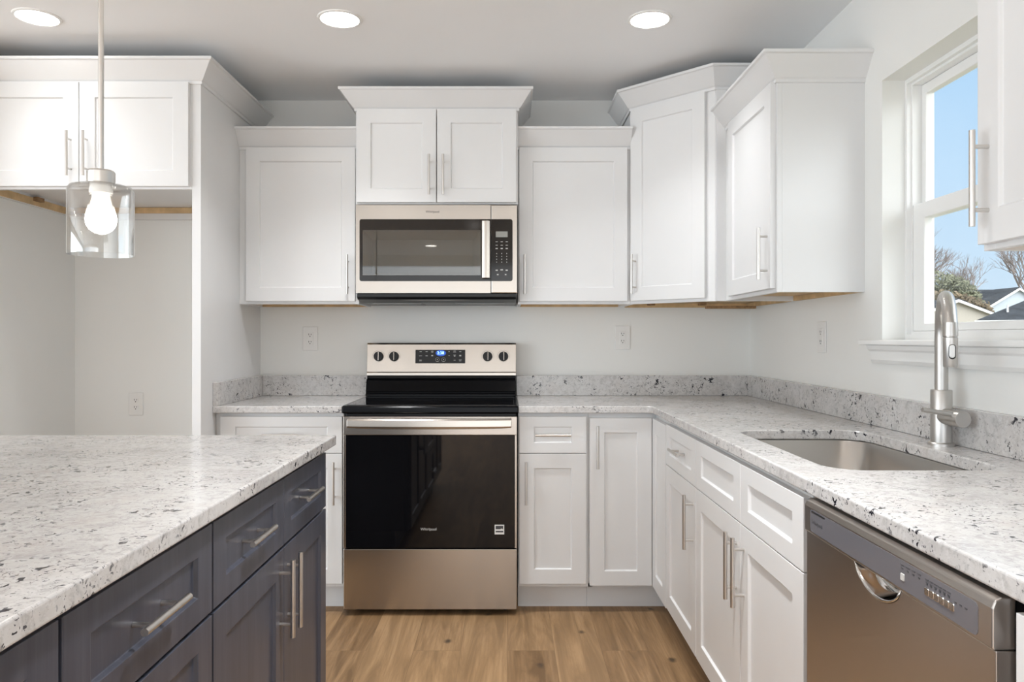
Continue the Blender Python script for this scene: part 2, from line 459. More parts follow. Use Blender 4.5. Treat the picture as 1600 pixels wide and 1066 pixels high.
wq = MB(); wq.box(-4.6, -4.35, -4.32, -4.2, -0.06, ZC); wq.box(1.15, XW, -4.32, -4.2, -0.06, ZC)
wq.box(-4.35, 1.15, -4.32, -4.2, 2.25, ZC); wq.box(-4.35, 1.15, -4.32, -4.2, -0.06, 0.10)
struct('wall_rear', wq, WALL)

# ------------------------------------------------------------------ window in the right wall
win = bpy.data.objects.new('window_1', None); COL.objects.link(win); win['kind'] = 'structure'
win['label'] = 'white vinyl single-hung window over the sink'
ORIGIN['window_1'] = Vector()
FX0, FX1 = 1.316, 1.402
def ring(mb, x0, x1, y0, y1, z0, z1, wy, wz0, wz1):
    o = [(y0, z0), (y1, z0), (y1, z1), (y0, z1)]; i = [(y0+wy, z0+wz0), (y1-wy, z0+wz0), (y1-wy, z1-wz1), (y0+wy, z1-wz1)]
    L = [[mb.v(x, y, z) for y, z in p] for x, p in ((x0, o), (x1, o), (x1, i), (x0, i))]
    for a in range(4):
        for k in range(4):
            mb.bm.faces.new((L[a][k], L[a][(k+1) % 4], L[(a+1) % 4][(k+1) % 4], L[(a+1) % 4][k]))
    return mb
fz0, fz1 = 1.178, 2.036
fm = ring(MB(), FX0, FX0+0.0145, WY0, WY1, fz0, fz1, 0.012, 0.018, 0.014)
ring(fm, FX0+0.0145, FX1, WY0, WY1, fz0, fz1, 0.0185, 0.028, 0.022)
obj('window_frame', fm, VINYL, win)
zm = 1.596
def sash(x0, x1, z0, z1, wy, wb, wt):
    s = obj('sash', ring(MB(), x0, x1, WY0+0.019, WY1-0.019, z0, z1, wy, wb, wt), VINYL, win, bev=0.003)
    xm = (x0+x1)/2
    obj('pane', MB().box(xm-0.002, xm+0.002, WY0+0.019+wy-0.004, WY1-0.019-wy+0.004, z0+wb-0.004, z1-wt+0.004), PANE, s)
    return s
sash(FX0+0.0442, FX0+0.072, zm-0.022, fz1-0.0225, 0.024, 0.053, 0.032)
lo = sash(FX0+0.016, FX0+0.044, fz0+0.0285, zm+0.024, 0.066, 0.024, 0.050)
obj('sash_lock', MB().box(FX0+0.020, FX0+0.040, 2.03, 2.10, zm+0.024, zm+0.032), VINYL, win, bev=0.002)
sill = MB().prism([(1.198, WY0-0.075), (XW-0.001, WY0-0.075), (XW-0.001, WY0+0.001), (1.330, WY0+0.001), (1.330, WY1-0.001), (XW-0.001, WY1-0.001), (XW-0.001, WY1+0.085), (1.198, WY1+0.085)], 1.1605, 1.178)
obj('window_sill', sill, TRIMW, win, bev=0.005, seg=3)
ap = MB(Matrix.Identity(4))
prof = [(XW, 1.160), (1.205, 1.160), (1.212, 1.146), (1.220, 1.140), (1.222, 1.112), (1.229, 1.100), (XW, 1.100)]
ap.rings([[(x, WY0-0.045, z) for x, z in prof], [(x, WY1+0.045, z) for x, z in prof]])
obj('window_apron', ap, TRIMW, win, bev=0.0015)

# ------------------------------------------------------------------ crown moulding
def crown_prof(z): return [(-0.012, z-0.014), (0.006, z-0.014), (0.006, z-0.002), (0.012, z+0.002), (0.060, z+0.066), (0.068, z+0.069), (0.068, z+0.080), (-0.012, z+0.080)]
def crown(parent, path, z):
    return obj('crown_moulding', MB().sweep(path, crown_prof(z)), CAB, parent, bev=0.001, seg=1)

# ------------------------------------------------------------------ wall cabinets
# local frame: u along the front (left to right as one faces it), n out of the front, z up; front frame at n = 0
def wall_body(M, W, D, z0, z1, parent, front=0.018, stile=0.038):
    t = 0.016; mb = MB(M)
    mb.box(0, t, -D, -front, z0, z1); mb.box(W-t, W, -D, -front, z0, z1)
    mb.box(t, W-t, -D, -front, z1-t, z1); mb.box(t, W-t, -D, -D+0.006, z0+0.02, z1-t)
    mb.box(0, stile, -front, 0, z0, z1); mb.box(W-stile, W, -front, 0, z0, z1)
    mb.box(stile, W-stile, -front, 0, z0, z0+0.038); mb.box(stile, W-stile, -front, 0, z1-0.038, z1)
    b = obj('body', mb, CAB, parent, bev=0.001, seg=1)
    obj('bottom_panel', MB(M).box(t, W-t, -D+0.02, -front, z0+0.020, z0+0.030), RAWWOOD, parent)
    obj('hanging_rail', MB(M).box(t, W-t, -D, -D+0.018, z0, z0+0.0195), RAWWOOD, parent)
    return b
UB, UT, MT = 1.3435, 2.084, 2.242
DZ0, DZ1 = 1.3575, 2.076

# refrigerator panel and the cabinet over the alcove
panel = obj('refrigerator_panel', MB().box(-1.299, -1.262, 3.143, YW, 0, MT), CAB, bev=0.0015)
tag(panel, 'tall white panel standing between the empty refrigerator alcove and the wall cabinets', 'panel')

def wall_cabinet(label, origin, U, W, D, z0, z1, doors, crown_path=None, crown_z=None, name='upper_cabinet'):
    M = frame(origin, U)
    c = M @ Vector((W/2, -D/2, z0))
    t = thing(name, label, 'cabinet', c, 'white shaker wall cabinets')
    wall_body(M, W, D, z0, z1, t)
    for (u0, u1, dz0, dz1, hu, hz) in doors:
        d = obj('door', MB(M).door(u0, u1, dz0, dz1), CAB, t, bev=0.0013)
        if hu is not None: pull_v(d, M, hu, hz, 0.02)
    if crown_path: crown(t, crown_path, crown_z)
    return t, M

# over the refrigerator alcove
fx0 = -2.21
t, M = wall_cabinet('white two-door wall cabinet over the empty refrigerator alcove', (fx0, 3.143), (1, 0), -1.299-fx0, 0.757, 1.796, MT,
    [(0.004, 0.455, 1.806, 2.233, 0.423, 1.935), (0.458, 0.904, 1.806, 2.233, 0.490, 1.935)],
    [(-2.21, 3.143), (-1.262, 3.143), (-1.262, 3.9)], MT)
for o in list(t.children):
    if o.name.split('.')[0] in ('bottom_panel', 'hanging_rail'): bpy.data.objects.remove(o)
obj('bottom_panel', MB().box(-2.194, -1.315, 3.161, 3.894, 1.846, 1.858), CAB, t)
obj('hanging_rail', MB().box(-2.194, -1.299, 3.880, 3.899, 1.786, 1.822), CAB, t, bev=0.001)
obj('wood_cleat', MB().box(-2.194, -1.299, 3.862, 3.880, 1.818, 1.845), RAWWOOD, t, bev=0.001)
obj('wood_cleat', MB().box(-2.209, -2.186, 3.165, 3.86, 1.800, 1.832), RAWWOOD, t, bev=0.001)
obj('corner_block', MB().box(-2.186, -2.150, 3.80, 3.86, 1.800, 1.812), DKWOOD, t)
obj('corner_block', MB().box(-2.186, -2.165, 3.52, 3.57, 1.818, 1.836), DKWOOD, t)

# left of the microwave
wall_cabinet('white wall cabinet left of the microwave, beside the refrigerator panel', (-1.262, 3.595), (1, 0), 0.5635, 0.305, UB, UT,
    [(0.037, 0.548, DZ0, DZ1, 0.516, 1.4815)], [(-1.262, 3.595), (-0.6985, 3.595)], UT)
# over the microwave
wall_cabinet('short white two-door wall cabinet right above the microwave', (-0.698, 3.515), (1, 0), 0.746, 0.385, 1.800, MT,
    [(0.008, 0.371, 1.806, 2.234, 0.341, 1.928), (0.375, 0.738, 1.806, 2.234, 0.405, 1.928)],
    [(-0.698, 3.9), (-0.698, 3.515), (0.048, 3.515), (0.048, 3.9)], MT)
# right of the microwave
wall_cabinet('white wall cabinet right of the microwave, up to the angled corner cabinet', (0.0485, 3.595), (1, 0), 0.530, 0.305, UB, UT,
    [(0.006, 0.513, DZ0, DZ1, 0.032, 1.4815)], [(0.0485, 3.595), (0.5785, 3.595)], UT)

# angled corner cabinet
A = Vector((0.5787, 3.595)); B = Vector((0.8925, 3.281)); CTOP = 2.262
t = thing('corner_upper_cabinet', 'taller white angled corner wall cabinet with its door set diagonally', 'cabinet', (0.95, 3.6, UB), 'white shaker wall cabinets')
mb = MB()
mb.box(0.579, 0.595, 3.61, YW, UB, CTOP); mb.box(0.91, XW, 3.282, 3.298, UB, CTOP)
mb.prism([(0.579, 3.895), (0.579, 3.595), (0.8925, 3.2815), (1.235, 3.2815), (1.235, 3.895)], CTOP-0.016, CTOP)
mb.box(0.595, 1.235, 3.890, 3.897, UB+0.02, CTOP-0.016); mb.box(1.228, 1.235, 3.30, 3.89, UB+0.02, CTOP-0.016)
MD = frame(A, (B-A)); WD = (B-A).length
mb.M = MD
mb.box(0, 0.035, -0.018, 0, UB, CTOP-0.0165); mb.box(WD-0.045, WD, -0.018, 0, UB, CTOP-0.0165)
mb.box(0.035, WD-0.045, -0.018, 0, UB, UB+0.038); mb.box(0.035, WD-0.045, -0.018, 0, CTOP-0.04, CTOP-0.0165)
mb.M = Matrix.Identity(4)
mb.box(0.893, 0.9345, 3.2625, 3.2815, UB, CTOP-0.0165)
obj('body', mb, CAB, t)
obj('bottom_panel', MB().prism([(0.597, 3.88), (0.597, 3.615), (0.905, 3.305), (1.225, 3.305), (1.225, 3.88)], UB+0.020, UB+0.030), RAWWOOD, t)
obj('hanging_rail', MB().box(0.596, 1.234, 3.876, 3.889, UB-0.004, UB+0.018), RAWWOOD, t)
obj('hanging_rail', MB().box(1.212, 1.227, 3.30, 3.875, UB-0.002, UB+0.018), RAWWOOD, t)
obj('loose_strip', MB().box(0.965, 1.205, 3.70, 3.73, UB-0.016, UB-0.003), DKWOOD, t)
for p in ((0.70, 3.80), (0.955, 3.80), (1.17, 3.35)):
    obj('corner_block', MB().box(p[0], p[0]+0.035, p[1], p[1]+0.03, UB+0.004, UB+0.016), DKWOOD, t)
d = obj('door', MB(MD).door(0.014, 0.404, DZ0, 2.250), CAB, t, bev=0.0013)
pull_v(d, MD, 0.043, 1.4815, 0.02)
crown(t, [(0.5787, 3.9), (0.5787, 3.595), (0.8925, 3.281), (1.24, 3.281)], CTOP+0.002)

# right wall, between corner cabinet and window
wall_cabinet('white wall cabinet on the right wall between corner cabinet and window', (0.935, 3.281), (0, -1), 0.631, 0.305, UB, UT,
    [(0.108, 0.621, DZ0, DZ1, 0.591, 1.4815)], [(0.935, 3.2625), (0.935, 2.65), (1.24, 2.65)], UT)
# right wall, near the camera beyond the window
wall_cabinet('white wall cabinet cut by the right edge of the photo, beside the window', (0.935, 1.499), (0, -1), 0.56, 0.305, UB+0.010, UT,
    [(0.012, 0.548, 1.3645, DZ1, 0.046, 1.487)], [(1.24, 1.499), (0.935, 1.499), (0.935, 0.939), (1.24, 0.939)], UT)

# ------------------------------------------------------------------ base cabinets
def base_body(M, W, D, parent, m=CAB, z0=0.108, z1=CB-0.002, lf=0.03, rf=0.03):
    t = 0.016; f = 0.018; mb = MB(M)
    mb.box(0, t, -D, -f, z0, z1); mb.box(W-t, W, -D, -f, z0, z1)
    mb.box(t, W-t, -D, -f, z0, z0+t); mb.box(t, W-t, -D, -D+0.006, z0+t, z1)
    mb.box(0, lf, -f, 0, z0, z1); mb.box(W-rf, W, -f, 0, z0, z1)
    mb.box(lf, W-rf, -f, 0, z0, z0+0.03); mb.box(lf, W-rf, -f, 0, z1-0.03, z1)
    mb.box(lf, W-rf, -f, 0, 0.672, 0.70)
    return obj('body', mb, m, parent, bev=0.001, seg=1)
def base_cabinet(label, origin, U, W, D, drawers, doors, m=CAB, name='base_cabinet', group='white shaker base cabinets', kick=True, lf=0.03, rf=0.03, kd=0.066):
    M = frame(origin, U)
    t = thing(name, label, 'cabinet', M @ Vector((W/2, -D/2, 0)), group)
    base_body(M, W, D, t, m, lf=lf, rf=rf)
    if kick: obj('toe_kick', MB(M).box(0, W, -D, -kd, 0, 0.107), m, t)
    for (u0, u1, z0, z1, h) in drawers:
        d = obj('drawer', MB(M).door(u0, u1, z0, z1, stile=0.063, rail=0.044), m, t, bev=0.0013)
        if h: pull_h(d, M, (u0+u1)/2, (z0+z1)/2, 0.013)
    for (u0, u1, z0, z1, hu, hz) in doors:
        d = obj('door', MB(M).door(u0, u1, z0, z1), m, t, bev=0.0013)
        if hu is not None: pull_v(d, M, hu, hz, 0.02)
    return t
YB, XB = 3.305, 0.643            # front frames of the back run and the right run
d0, d1, e0, e1 = 0.1255, 0.6865, 0.6895, 0.8465
base_cabinet('white base cabinet left of the range, half hidden behind the island', (-1.261, YB), (1, 0), 0.552, YW-YB,
    [(0.025, 0.549, e0, e1, True)], [(0.025, 0.549, d0, d1, 0.518, 0.5625)])
base_cabinet('white base cabinet just right of the range with one drawer over one door', (0.046, YB), (1, 0), 0.303, YW-YB,
    [(0.005, 0.293, e0, e1, True)], [(0.005, 0.293, d0, d1, 0.034, 0.5625)])
# corner base with a folding pair of leaves
t = thing('corner_base_cabinet', 'white corner base cabinet whose two door leaves meet at a right angle', 'cabinet', (0.8, 3.5, 0), 'white shaker base cabinets')
YC, XC = YW-0.003, XW-0.003
L = [(0.350, YC), (0.350, YB), (XB, YB), (XB, 3.008), (XC, 3.008), (XC, YC)]
mb = MB()
mb.box(0.350, 0.366, YB, YC, 0.108, CB-0.002); mb.box(XB, XC, 3.008, 3.024, 0.108, CB-0.002)
mb.prism(L, 0.108, 0.124)
mb.box(0.366, XB, YB, YB+0.018, CB-0.03, CB-0.002); mb.box(XB, XB+0.018, 3.024, YB+0.018, CB-0.03, CB-0.002)
mb.box(0.366, XC-0.01, YC-0.008, YC-0.001, 0.124, CB-0.002); mb.box(XC-0.008, XC-0.001, 3.024, YC-0.01, 0.124, CB-0.002)
obj('body', mb, CAB, t)
kk = 0.066
obj('toe_kick', MB().prism([(0.350, YC), (0.350, YB+kk), (XB+kk, YB+kk), (XB+kk, 3.008), (XC, 3.008), (XC, YC)], 0, 0.107), CAB, t)
M = frame((0.350, YB), (1, 0))
d = obj('door_leaf', MB(M).door(0.004, 0.2715, 0.118, 0.840), CAB, t, bev=0.0013)
pull_v(d, M, 0.036, 0.7165, 0.02)
M2 = frame((XB, YB), (0, -1))
obj('door_leaf', MB(M2).door(0.0215, 0.296, 0.118, 0.840), CAB, t, bev=0.0013)

base_cabinet('white base cabinet with drawer over door, between the corner and the sink cabinet', (XB, 3.006), (0, -1), 0.476, 0.595,
    [(0.004, 0.474, e0, e1, True)], [(0.004, 0.474, d0, d1, 0.444, 0.5655)])
base_cabinet('white sink base cabinet with two false drawer fronts and two doors, left of the dishwasher', (XB, 2.528), (0, -1), 0.922, 0.595,
    [(0.003, 0.482, e0, e1, False), (0.485, 0.919, e0, e1, False)],
    [(0.003, 0.482, d0, d1, 0.452, 0.5655), (0.485, 0.919, d0, d1, 0.517, 0.5655)])
base_cabinet('white base cabinet at the right edge of the photo, just past the dishwasher', (XB, 0.942), (0, -1), 0.60, 0.595,
    [(0.006, 0.594, e0, e1, True)], [(0.006, 0.594, d0, d1, 0.045, 0.5655)])

# ------------------------------------------------------------------ worktops
def slab(outer, hole, z0, z1):
    mb = MB(); bm = mb.bm; edges = []
    for loop in (outer, hole):
        if not loop: continue
        vs = [bm.verts.new((x, y, z1)) for x, y in loop]
        edges += [bm.edges.new((vs[i], vs[(i+1) % len(vs)])) for i in range(len(vs))]
    bmesh.ops.triangle_fill(bm, use_beauty=True, use_dissolve=False, edges=edges)
    r = bmesh.ops.extrude_face_region(bm, geom=list(bm.faces))
    bmesh.ops.translate(bm, verts=[g for g in r['geom'] if isinstance(g, bmesh.types.BMVert)], vec=(0, 0, z0-z1))
    return mb
def rrect(x0, x1, y0, y1, r, n=8):
    p = []
    for cx, cy, a0 in ((x1-r, y1-r, 0), (x0+r, y1-r, PI/2), (x0+r, y0+r, PI), (x1-r, y0+r, 1.5*PI)):
        for i in range(n+1):
            a = a0 + PI/2*i/n; p.append((cx+r*math.cos(a), cy+r*math.sin(a)))
    return p
YF, XF = 3.265, 0.618            # worktop front edges
ST = 0.995                       # top of the splashback
t = thing('countertop', 'white speckled granite worktop left of the range with low splashback', 'countertop', (-1.0, 3.58, CB))
obj('slab', MB().box(-1.2615, -0.7085, YF, YW, CB, CT), GRANITE, t, bev=0.004, seg=3)
obj('backsplash', MB().box(-1.2395, -0.7085, 3.868, YW, CT+0.0003, ST), GRANITE, t, bev=0.002)
obj('side_splash', MB().box(-1.2615, -1.240, YF+0.002, YW, CT+0.0003, ST), GRANITE, t, bev=0.002)
t = thing('countertop', 'L-shaped white speckled granite worktop right of the range, around the sink', 'countertop', (0.8, 2.6, CB))
XS = 1.216
ro = 0.022
outer = [(0.046, YW), (0.046, YF), (XF-ro, YF)] + [(XF-ro+ro*math.sin(a), YF-ro+ro*math.cos(a)) for a in (0.4, 0.8, 1.2)] + [(XF, YF-ro), (XF, 0.25), (XW, 0.25), (XW, YW)]
SX0, SX1, SY0, SY1 = 0.716, 1.112, 1.680, 2.418
hole = rrect(SX0, SX1, SY0, SY1, 0.085)
obj('slab', slab(outer, hole, CB, CT), GRANITE, t, bev=0.004, seg=3)
obj('backsplash', MB().box(0.046, XS, 3.868, YW, CT+0.0003, ST), GRANITE, t, bev=0.002)
obj('side_splash', MB().box(XS, XW, 0.25, YW, CT+0.0003, ST), GRANITE, t, bev=0.002)

# ------------------------------------------------------------------ sink and faucet
t = thing('sink', 'undermounted stainless steel sink basin set in the granite worktop', 'sink', (0.914, 2.05, 0.66))
rr = []
for (g, z, r) in ((-0.022, CB-0.001, 0.10), (-0.003, CB-0.001, 0.085), (-0.001, CB-0.004, 0.085), (0.006, 0.70, 0.080), (0.014, 0.675, 0.075), (0.034, 0.665, 0.06), (0.15, 0.659, 0.03)):
    rr.append([(x, y, z) for x, y in rrect(SX0+g, SX1-g, SY0+g, SY1-g, r)])
obj('basin', MB().rings(rr, False, True), SINKST, t, smooth=True, ang=60)
obj('drain', MB().lathe([(0.0, 0.004), (0.030, 0.004), (0.042, 0.006), (0.045, 0.0015)], (0.914, 2.05, 0.659), 28), CHROME, t, smooth=True)

fx, fy = 1.175, 2.068
t = thing('faucet', 'brushed nickel pull-down kitchen faucet behind the sink', 'faucet', (fx, fy, CT))
obj('base', MB().lathe([(0.0, 0), (0.033, 0), (0.033, 0.007), (0.030, 0.010), (0.0, 0.010)], (fx, fy, CT), 36), FAUCET, t, smooth=True)
obj('body', MB().lathe([(0.0265, 0.010), (0.0265, 0.149), (0.0255, 0.151), (0.0, 0.151)], (fx, fy, CT), 36), FAUCET, t, smooth=True)
dv = Vector((-0.087, -0.192, 0)); dl = dv.length; dv.normalize(); R = dl/2
pts = [Vector((fx, fy, CT+0.151))] + [Vector((fx, fy, z)) for z in (1.09, 1.14, 1.186)]
for i in range(1, 21):
    a = PI*i/20
    pts.append(Vector((fx, fy, 1.186)) + dv*(R-R*math.cos(a)) + Vector((0, 0, R*math.sin(a)*0.98)))
obj('spout', MB().tube(pts, [0.0165]*len(pts), 24), FAUCET, t, smooth=True)
hx, hy = fx+dv.x*dl, fy+dv.y*dl
h = obj('spray_head', MB().lathe([(0.0, 0), (0.0150, 0), (0.0160, 0.002), (0.0168, 0.072), (0.0150, 0.0735), (0.0150, 0.0745), (0.0172, 0.076), (0.0170, 0.095), (0.0165, 0.11), (0.0, 0.11)], (hx, hy, 1.112), 32), FAUCET, t, smooth=True)
def pill(cx, cz, wv, hv, n=8):
    r = wv/2; p = []
    for i in range(n+1): a = PI*i/n; p.append((cx+r*math.cos(a), cz+hv/2-r+r*math.sin(a)))
    for i in range(n+1): a = PI+PI*i/n; p.append((cx+r*math.cos(a), cz-hv/2+r+r*math.sin(a)))
    return p
MH = frame((hx, hy), (0.87, -0.49))
obj('button_recess', MB(MH).prism_n(pill(0.004, 1.150, 0.0155, 0.037), 0.0110, 0.0166), BLACK, h)
obj('spray_button', MB(MH).prism_n(pill(0.004, 1.1510, 0.0125, 0.033), 0.0110, 0.0178), FAUCET, h, bev=0.001)
obj('valve_stub', MB().lathe([(0.0215, -0.016), (0.0215, -0.098), (0.0205, -0.100), (0.0, -0.100)], (fx, fy, 0.973), 32, 'y'), FAUCET, t, smooth=True)
obj('lever', MB().tube([(fx+0.006, fy-0.075, 0.981), (fx-0.092, fy-0.075, 0.996)], [0.0066, 0.0060], 16), FAUCET, t, smooth=True)

# ------------------------------------------------------------------ range
RX0, RX1, RY = -0.7000, 0.0405, 3.255
t = thing('range', 'freestanding stainless steel electric range with black glass oven door', 'range', ((RX0+RX1)/2, 3.55, 0))
M = frame((RX0, RY), (1, 0)); W = RX1-RX0
rb = MB(M)
rb.box(0.003, W-0.003, -0.60, -0.045, 0.03, 0.858)
obj('body', rb, BLACK, t, bev=0.002)
for u in (0.05, W-0.05):
    for n in (-0.08, -0.55):
        obj('foot', MB(M).lathe([(0.012, 0), (0.016, 0.002), (0.016, 0.014), (0.008, 0.016), (0.008, 0.03)], (u, n, 0), 16), RUBBER, t)
obj('storage_drawer', MB(M).box(0, W, -0.045, 0, 0.026, 0.2835), STEEL, t, bev=0.003)
od = MB(M)
od.box(0, W, -0.045, 0, 0.771, 0.849); od.box(0, 0.010, -0.045, 0, 0.2875, 0.771); od.box(W-0.010, W, -0.045, 0, 0.2875, 0.771)
d = obj('oven_door', od, STEEL, t, bev=0.0015)
obj('door_glass', MB(M).box(0.010, W-0.010, -0.044, -0.001, 0.289, 0.771), OVENGLASS, d, bev=0.001)
hp = [(-0.001, 0.812), (0.012, 0.8065), (0.026, 0.804), (0.036, 0.806), (0.038, 0.812), (0.036, 0.838), (0.030, 0.843), (-0.001, 0.843)]
hb = MB(M)
n_ = 18; rr = []
for i in range(n_+1):
    f = i/n_; u = 0.022+(W-0.046)*f; s = math.sin(PI*f)**0.5*0.006
    rr.append([(u, 0.012 if y < 0 else y+s*0.5, z-s*(0.9 if z < 0.81 else 0.25)) for y, z in hp])
hb.rings(rr)
hb.box(0.024, 0.05, -0.002, 0.02, 0.815, 0.838); hb.box(W-0.05, W-0.024, -0.002, 0.02, 0.815, 0.838)
obj('handle', hb, STEEL, d, bev=0.0015)
text('logo', 'Whirlpool', 0.020, frame((RX0+0.3635, RY-0.0005), (1, 0)) @ Matrix.Translation((0, 0, 0.369)), MARKW, d, wide=0.068)
# energy sticker
sk = MB(M); sk.box(0.645, 0.686, -0.001, 0.0006, 0.347, 0.388)
st_ = obj('sticker', sk, PLATE, d)
s2 = MB(M); s2.box(0.6495, 0.6815, 0.0004, 0.0010, 0.369, 0.3835); s2.box(0.6495, 0.6815, 0.0004, 0.0010, 0.356, 0.362)
obj('sticker_mark', s2, MARKD, d)
sw = MB(M); sw.prism_n([(0.6495, 0.364), (0.664, 0.3655), (0.674, 0.372), (0.6795, 0.371), (0.677, 0.3665), (0.6815, 0.362), (0.668, 0.362), (0.6495, 0.3625)], 0.0008, 0.0014)
obj('sticker_mark', sw, PLATE, d)
# cooktop
ck = MB(M)
ck.prism_u([(-0.575, 0.861), (-0.012, 0.861), (0.006, 0.863), (0.010, 0.870), (0.009, 0.888), (0.002, 0.8955), (-0.02, 0.8965), (-0.575, 0.8965)], -0.0035, W+0.0035)
c_ = obj('cooktop', ck, ENAMEL, t, bev=0.002)
obj('cooktop_glass', MB(M).box(0.012, W-0.012, -0.50, -0.018, 0.8955, 0.8978), COOKGLASS, c_, bev=0.0008)
# raised back: black riser and stainless control panel
br = MB(M)
br.prism_u([(-0.60, 0.897), (-0.505, 0.897), (-0.505, 0.908), (-0.515, 0.914), (-0.512, 0.922), (-0.530, 0.974), (-0.534, 0.980), (-0.55, 0.983), (-0.552, 1.0), (-0.60, 1.0)], 0.0, W)
obj('back_riser', br, ENAMEL, t, bev=0.002)
bp = MB(M)
bp.prism_u([(-0.625, 0.9975), (-0.545, 0.9975), (-0.546, 1.012), (-0.550, 1.016), (-0.566, 1.152), (-0.572, 1.160), (-0.625, 1.160)], -0.002, W+0.002)
bg_ = obj('control_panel', bp, STEEL, t, bev=0.0015)
zs = 1.0925
tilt = math.atan2(0.016, 0.136)
MP = frame((RX0, RY), (1, 0)) @ Matrix.Translation((0, -0.5580, zs)) @ Matrix.Rotation(tilt, 4, 'X')
# (local frame of the tilted panel: u, out of the panel, up the panel)
obj('display', MB(MP).box(0.240, 0.489, -0.002, 0.0015, -0.034, 0.034), BLACK, bg_, bev=0.001)
disp = [o for o in bpy.data.objects if o.name.split('.')[0] == 'display'][-1]
el = [(0.367+0.026*math.cos(a), 0.017+0.0155*math.sin(a)) for a in [2*PI*i/24 for i in range(24)]]
obj('clock_window', MB(MP).prism_n(el, 0.001, 0.0020), BLUELCD, bg_)
text('clock_digits', '2:38', 0.020, MP @ Matrix.Translation((0.366, 0.0020, 0.017)), BLUEDIG, bg_, 0.0004)
kp = MB(MP)
for (u, z, wd, hh) in [(0.266, 0.024, 0.011, 0.002), (0.296, 0.024, 0.011, 0.002), (0.266, 0.003, 0.014, 0.002), (0.296, 0.003, 0.011, 0.003), (0.266, -0.018, 0.012, 0.002), (0.266, -0.022, 0.012, 0.002),
    (0.324, 0.026, 0.012, 0.002), (0.324, 0.021, 0.010, 0.002), (0.324, 0.004, 0.009, 0.006), (0.408, 0.024, 0.006, 0.002), (0.408, 0.004, 0.006, 0.002),
    (0.436, 0.027, 0.011, 0.002), (0.436, 0.022, 0.015, 0.002), (0.436, 0.007, 0.012, 0.002), (0.436, 0.002, 0.007, 0.005), (0.464, 0.024, 0.010, 0.002), (0.464, 0.004, 0.009, 0.007),
    (0.436, -0.019, 0.010, 0.002), (0.464, -0.017, 0.014, 0.002), (0.464, -0.022, 0.010, 0.002)]:
    kp.box(u-wd/2, u+wd/2, 0.001, 0.0019, z-hh/2, z+hh/2)
for u in (0.350, 0.381):
    for i in range(20):
        a0, a1 = 2*PI*i/20, 2*PI*(i+1)/20
        kp.rings([[(u+r*math.cos(a), n, -0.016+r*math.sin(a)) for r, n in ((0.0095, 0.001), (0.0103, 0.001), (0.0103, 0.0019), (0.0095, 0.0019))] for a in (a0, a1)])
    kp.box(u-0.002, u+0.002, 0.001, 0.0019, -0.017, -0.013); kp.box(u-0.005, u+0.005, 0.001, 0.0019, -0.026, -0.0235)
obj('button_print', kp, MARKW, bg_)
for u in (0.0565, 0.1335, 0.6005, 0.6795):
    kb = MB(MP)
    kb.lathe([(0.0, 0.0), (0.0245, 0.0), (0.0245, 0.004), (0.0235, 0.014), (0.0215, 0.017), (0.0, 0.017)], (u, 0, 0), 32, 'y')
    kn = obj('control_knob', kb, BLACK, t, smooth=True)
    kg = MB(MP @ Matrix.Translation((u, 0, 0)) @ Matrix.Rotation(0.12, 4, 'Y'))
    kg.prism_n([(-0.0065, -0.0225), (0.0065, -0.0225), (0.0065, 0.0225), (-0.0065, 0.0225)], 0.015, 0.027)
    obj('grip', kg, BLACK, kn, bev=0.003)
    obj('pointer', MB(MP).box(u+0.001, u+0.0035, 0.0265, 0.0275, -0.020, 0.020), CHROME, kn)
    arc = [PI/2-1.9+3.8*i/24 for i in range(25)]
    dp = MB(MP).prism_n([(u+0.0312*math.cos(a), 0.0312*math.sin(a)) for a in arc] + [(u+0.0305*math.cos(a), 0.0305*math.sin(a)) for a in arc[::-1]], -0.001, 0.0005)
    obj('knob_print', dp, MARKD, bg_)

# ------------------------------------------------------------------ microwave
MX0, MX1, MY = -0.6925, 0.0440, 3.485
t = thing('microwave', 'stainless steel over-the-range microwave with black glass front', 'microwave', ((MX0+MX1)/2, 3.7, 1.36))
M = frame((MX0, MY), (1, 0)); W = MX1-MX0
mb = MB(M); mb.box(0.002, 0.027, -0.41, -0.036, 1.372, 1.794); mb.box(0.575, W-0.002, -0.41, -0.036, 1.372, 1.794)
mb.box(0.027, 0.575, -0.41, -0.036, 1.372, 1.467); mb.box(0.027, 0.575, -0.41, -0.036, 1.682, 1.794); mb.box(0.027, 0.575, -0.41, -0.30, 1.467, 1.682)
obj('body', mb, INSUL, t, bev=0.002)
f0 = [(0.031, 1.471), (0.570, 1.471), (0.570, 1.678), (0.031, 1.678)]; f1 = [(0.034, 1.503), (0.524, 1.503), (0.524, 1.665), (0.034, 1.665)]
obj('oven_cavity', MB(M).rings([[(u, -0.002, z) for u, z in f0], [(u, -0.25, z) for u, z in f1]], False, True), CAVITY, t)
us = 0.6150
def rr_pts(u0, u1, z0, z1, r, corners=(1, 1, 1, 1), n=5):
    p = []
    for (cx, cz, a0, on, px, pz) in ((u1-r, z1-r, 0, corners[0], u1, z1), (u0+r, z1-r, PI/2, corners[1], u0, z1), (u0+r, z0+r, PI, corners[2], u0, z0), (u1-r, z0+r, 1.5*PI, corners[3], u1, z0)):
        if on:
            for i in range(n+1): a = a0+PI/2*i/n; p.append((cx+r*math.cos(a), cz+r*math.sin(a)))
        else: p.append((px, pz))
    return p
dm = MB(M); dm.box(0, 0.0305, -0.034, 0, 1.390, 1.792); dm.box(0.5705, us, -0.034, 0, 1.390, 1.792)
dm.box(0.0305, 0.5705, -0.034, 0, 1.390, 1.4705); dm.box(0.0305, 0.5705, -0.034, 0, 1.6785, 1.792)
d = obj('door', dm, STEEL, t)
o_ = rr_pts(0.017, us, 1.444, 1.727, 0.010, (0, 1, 1, 0))
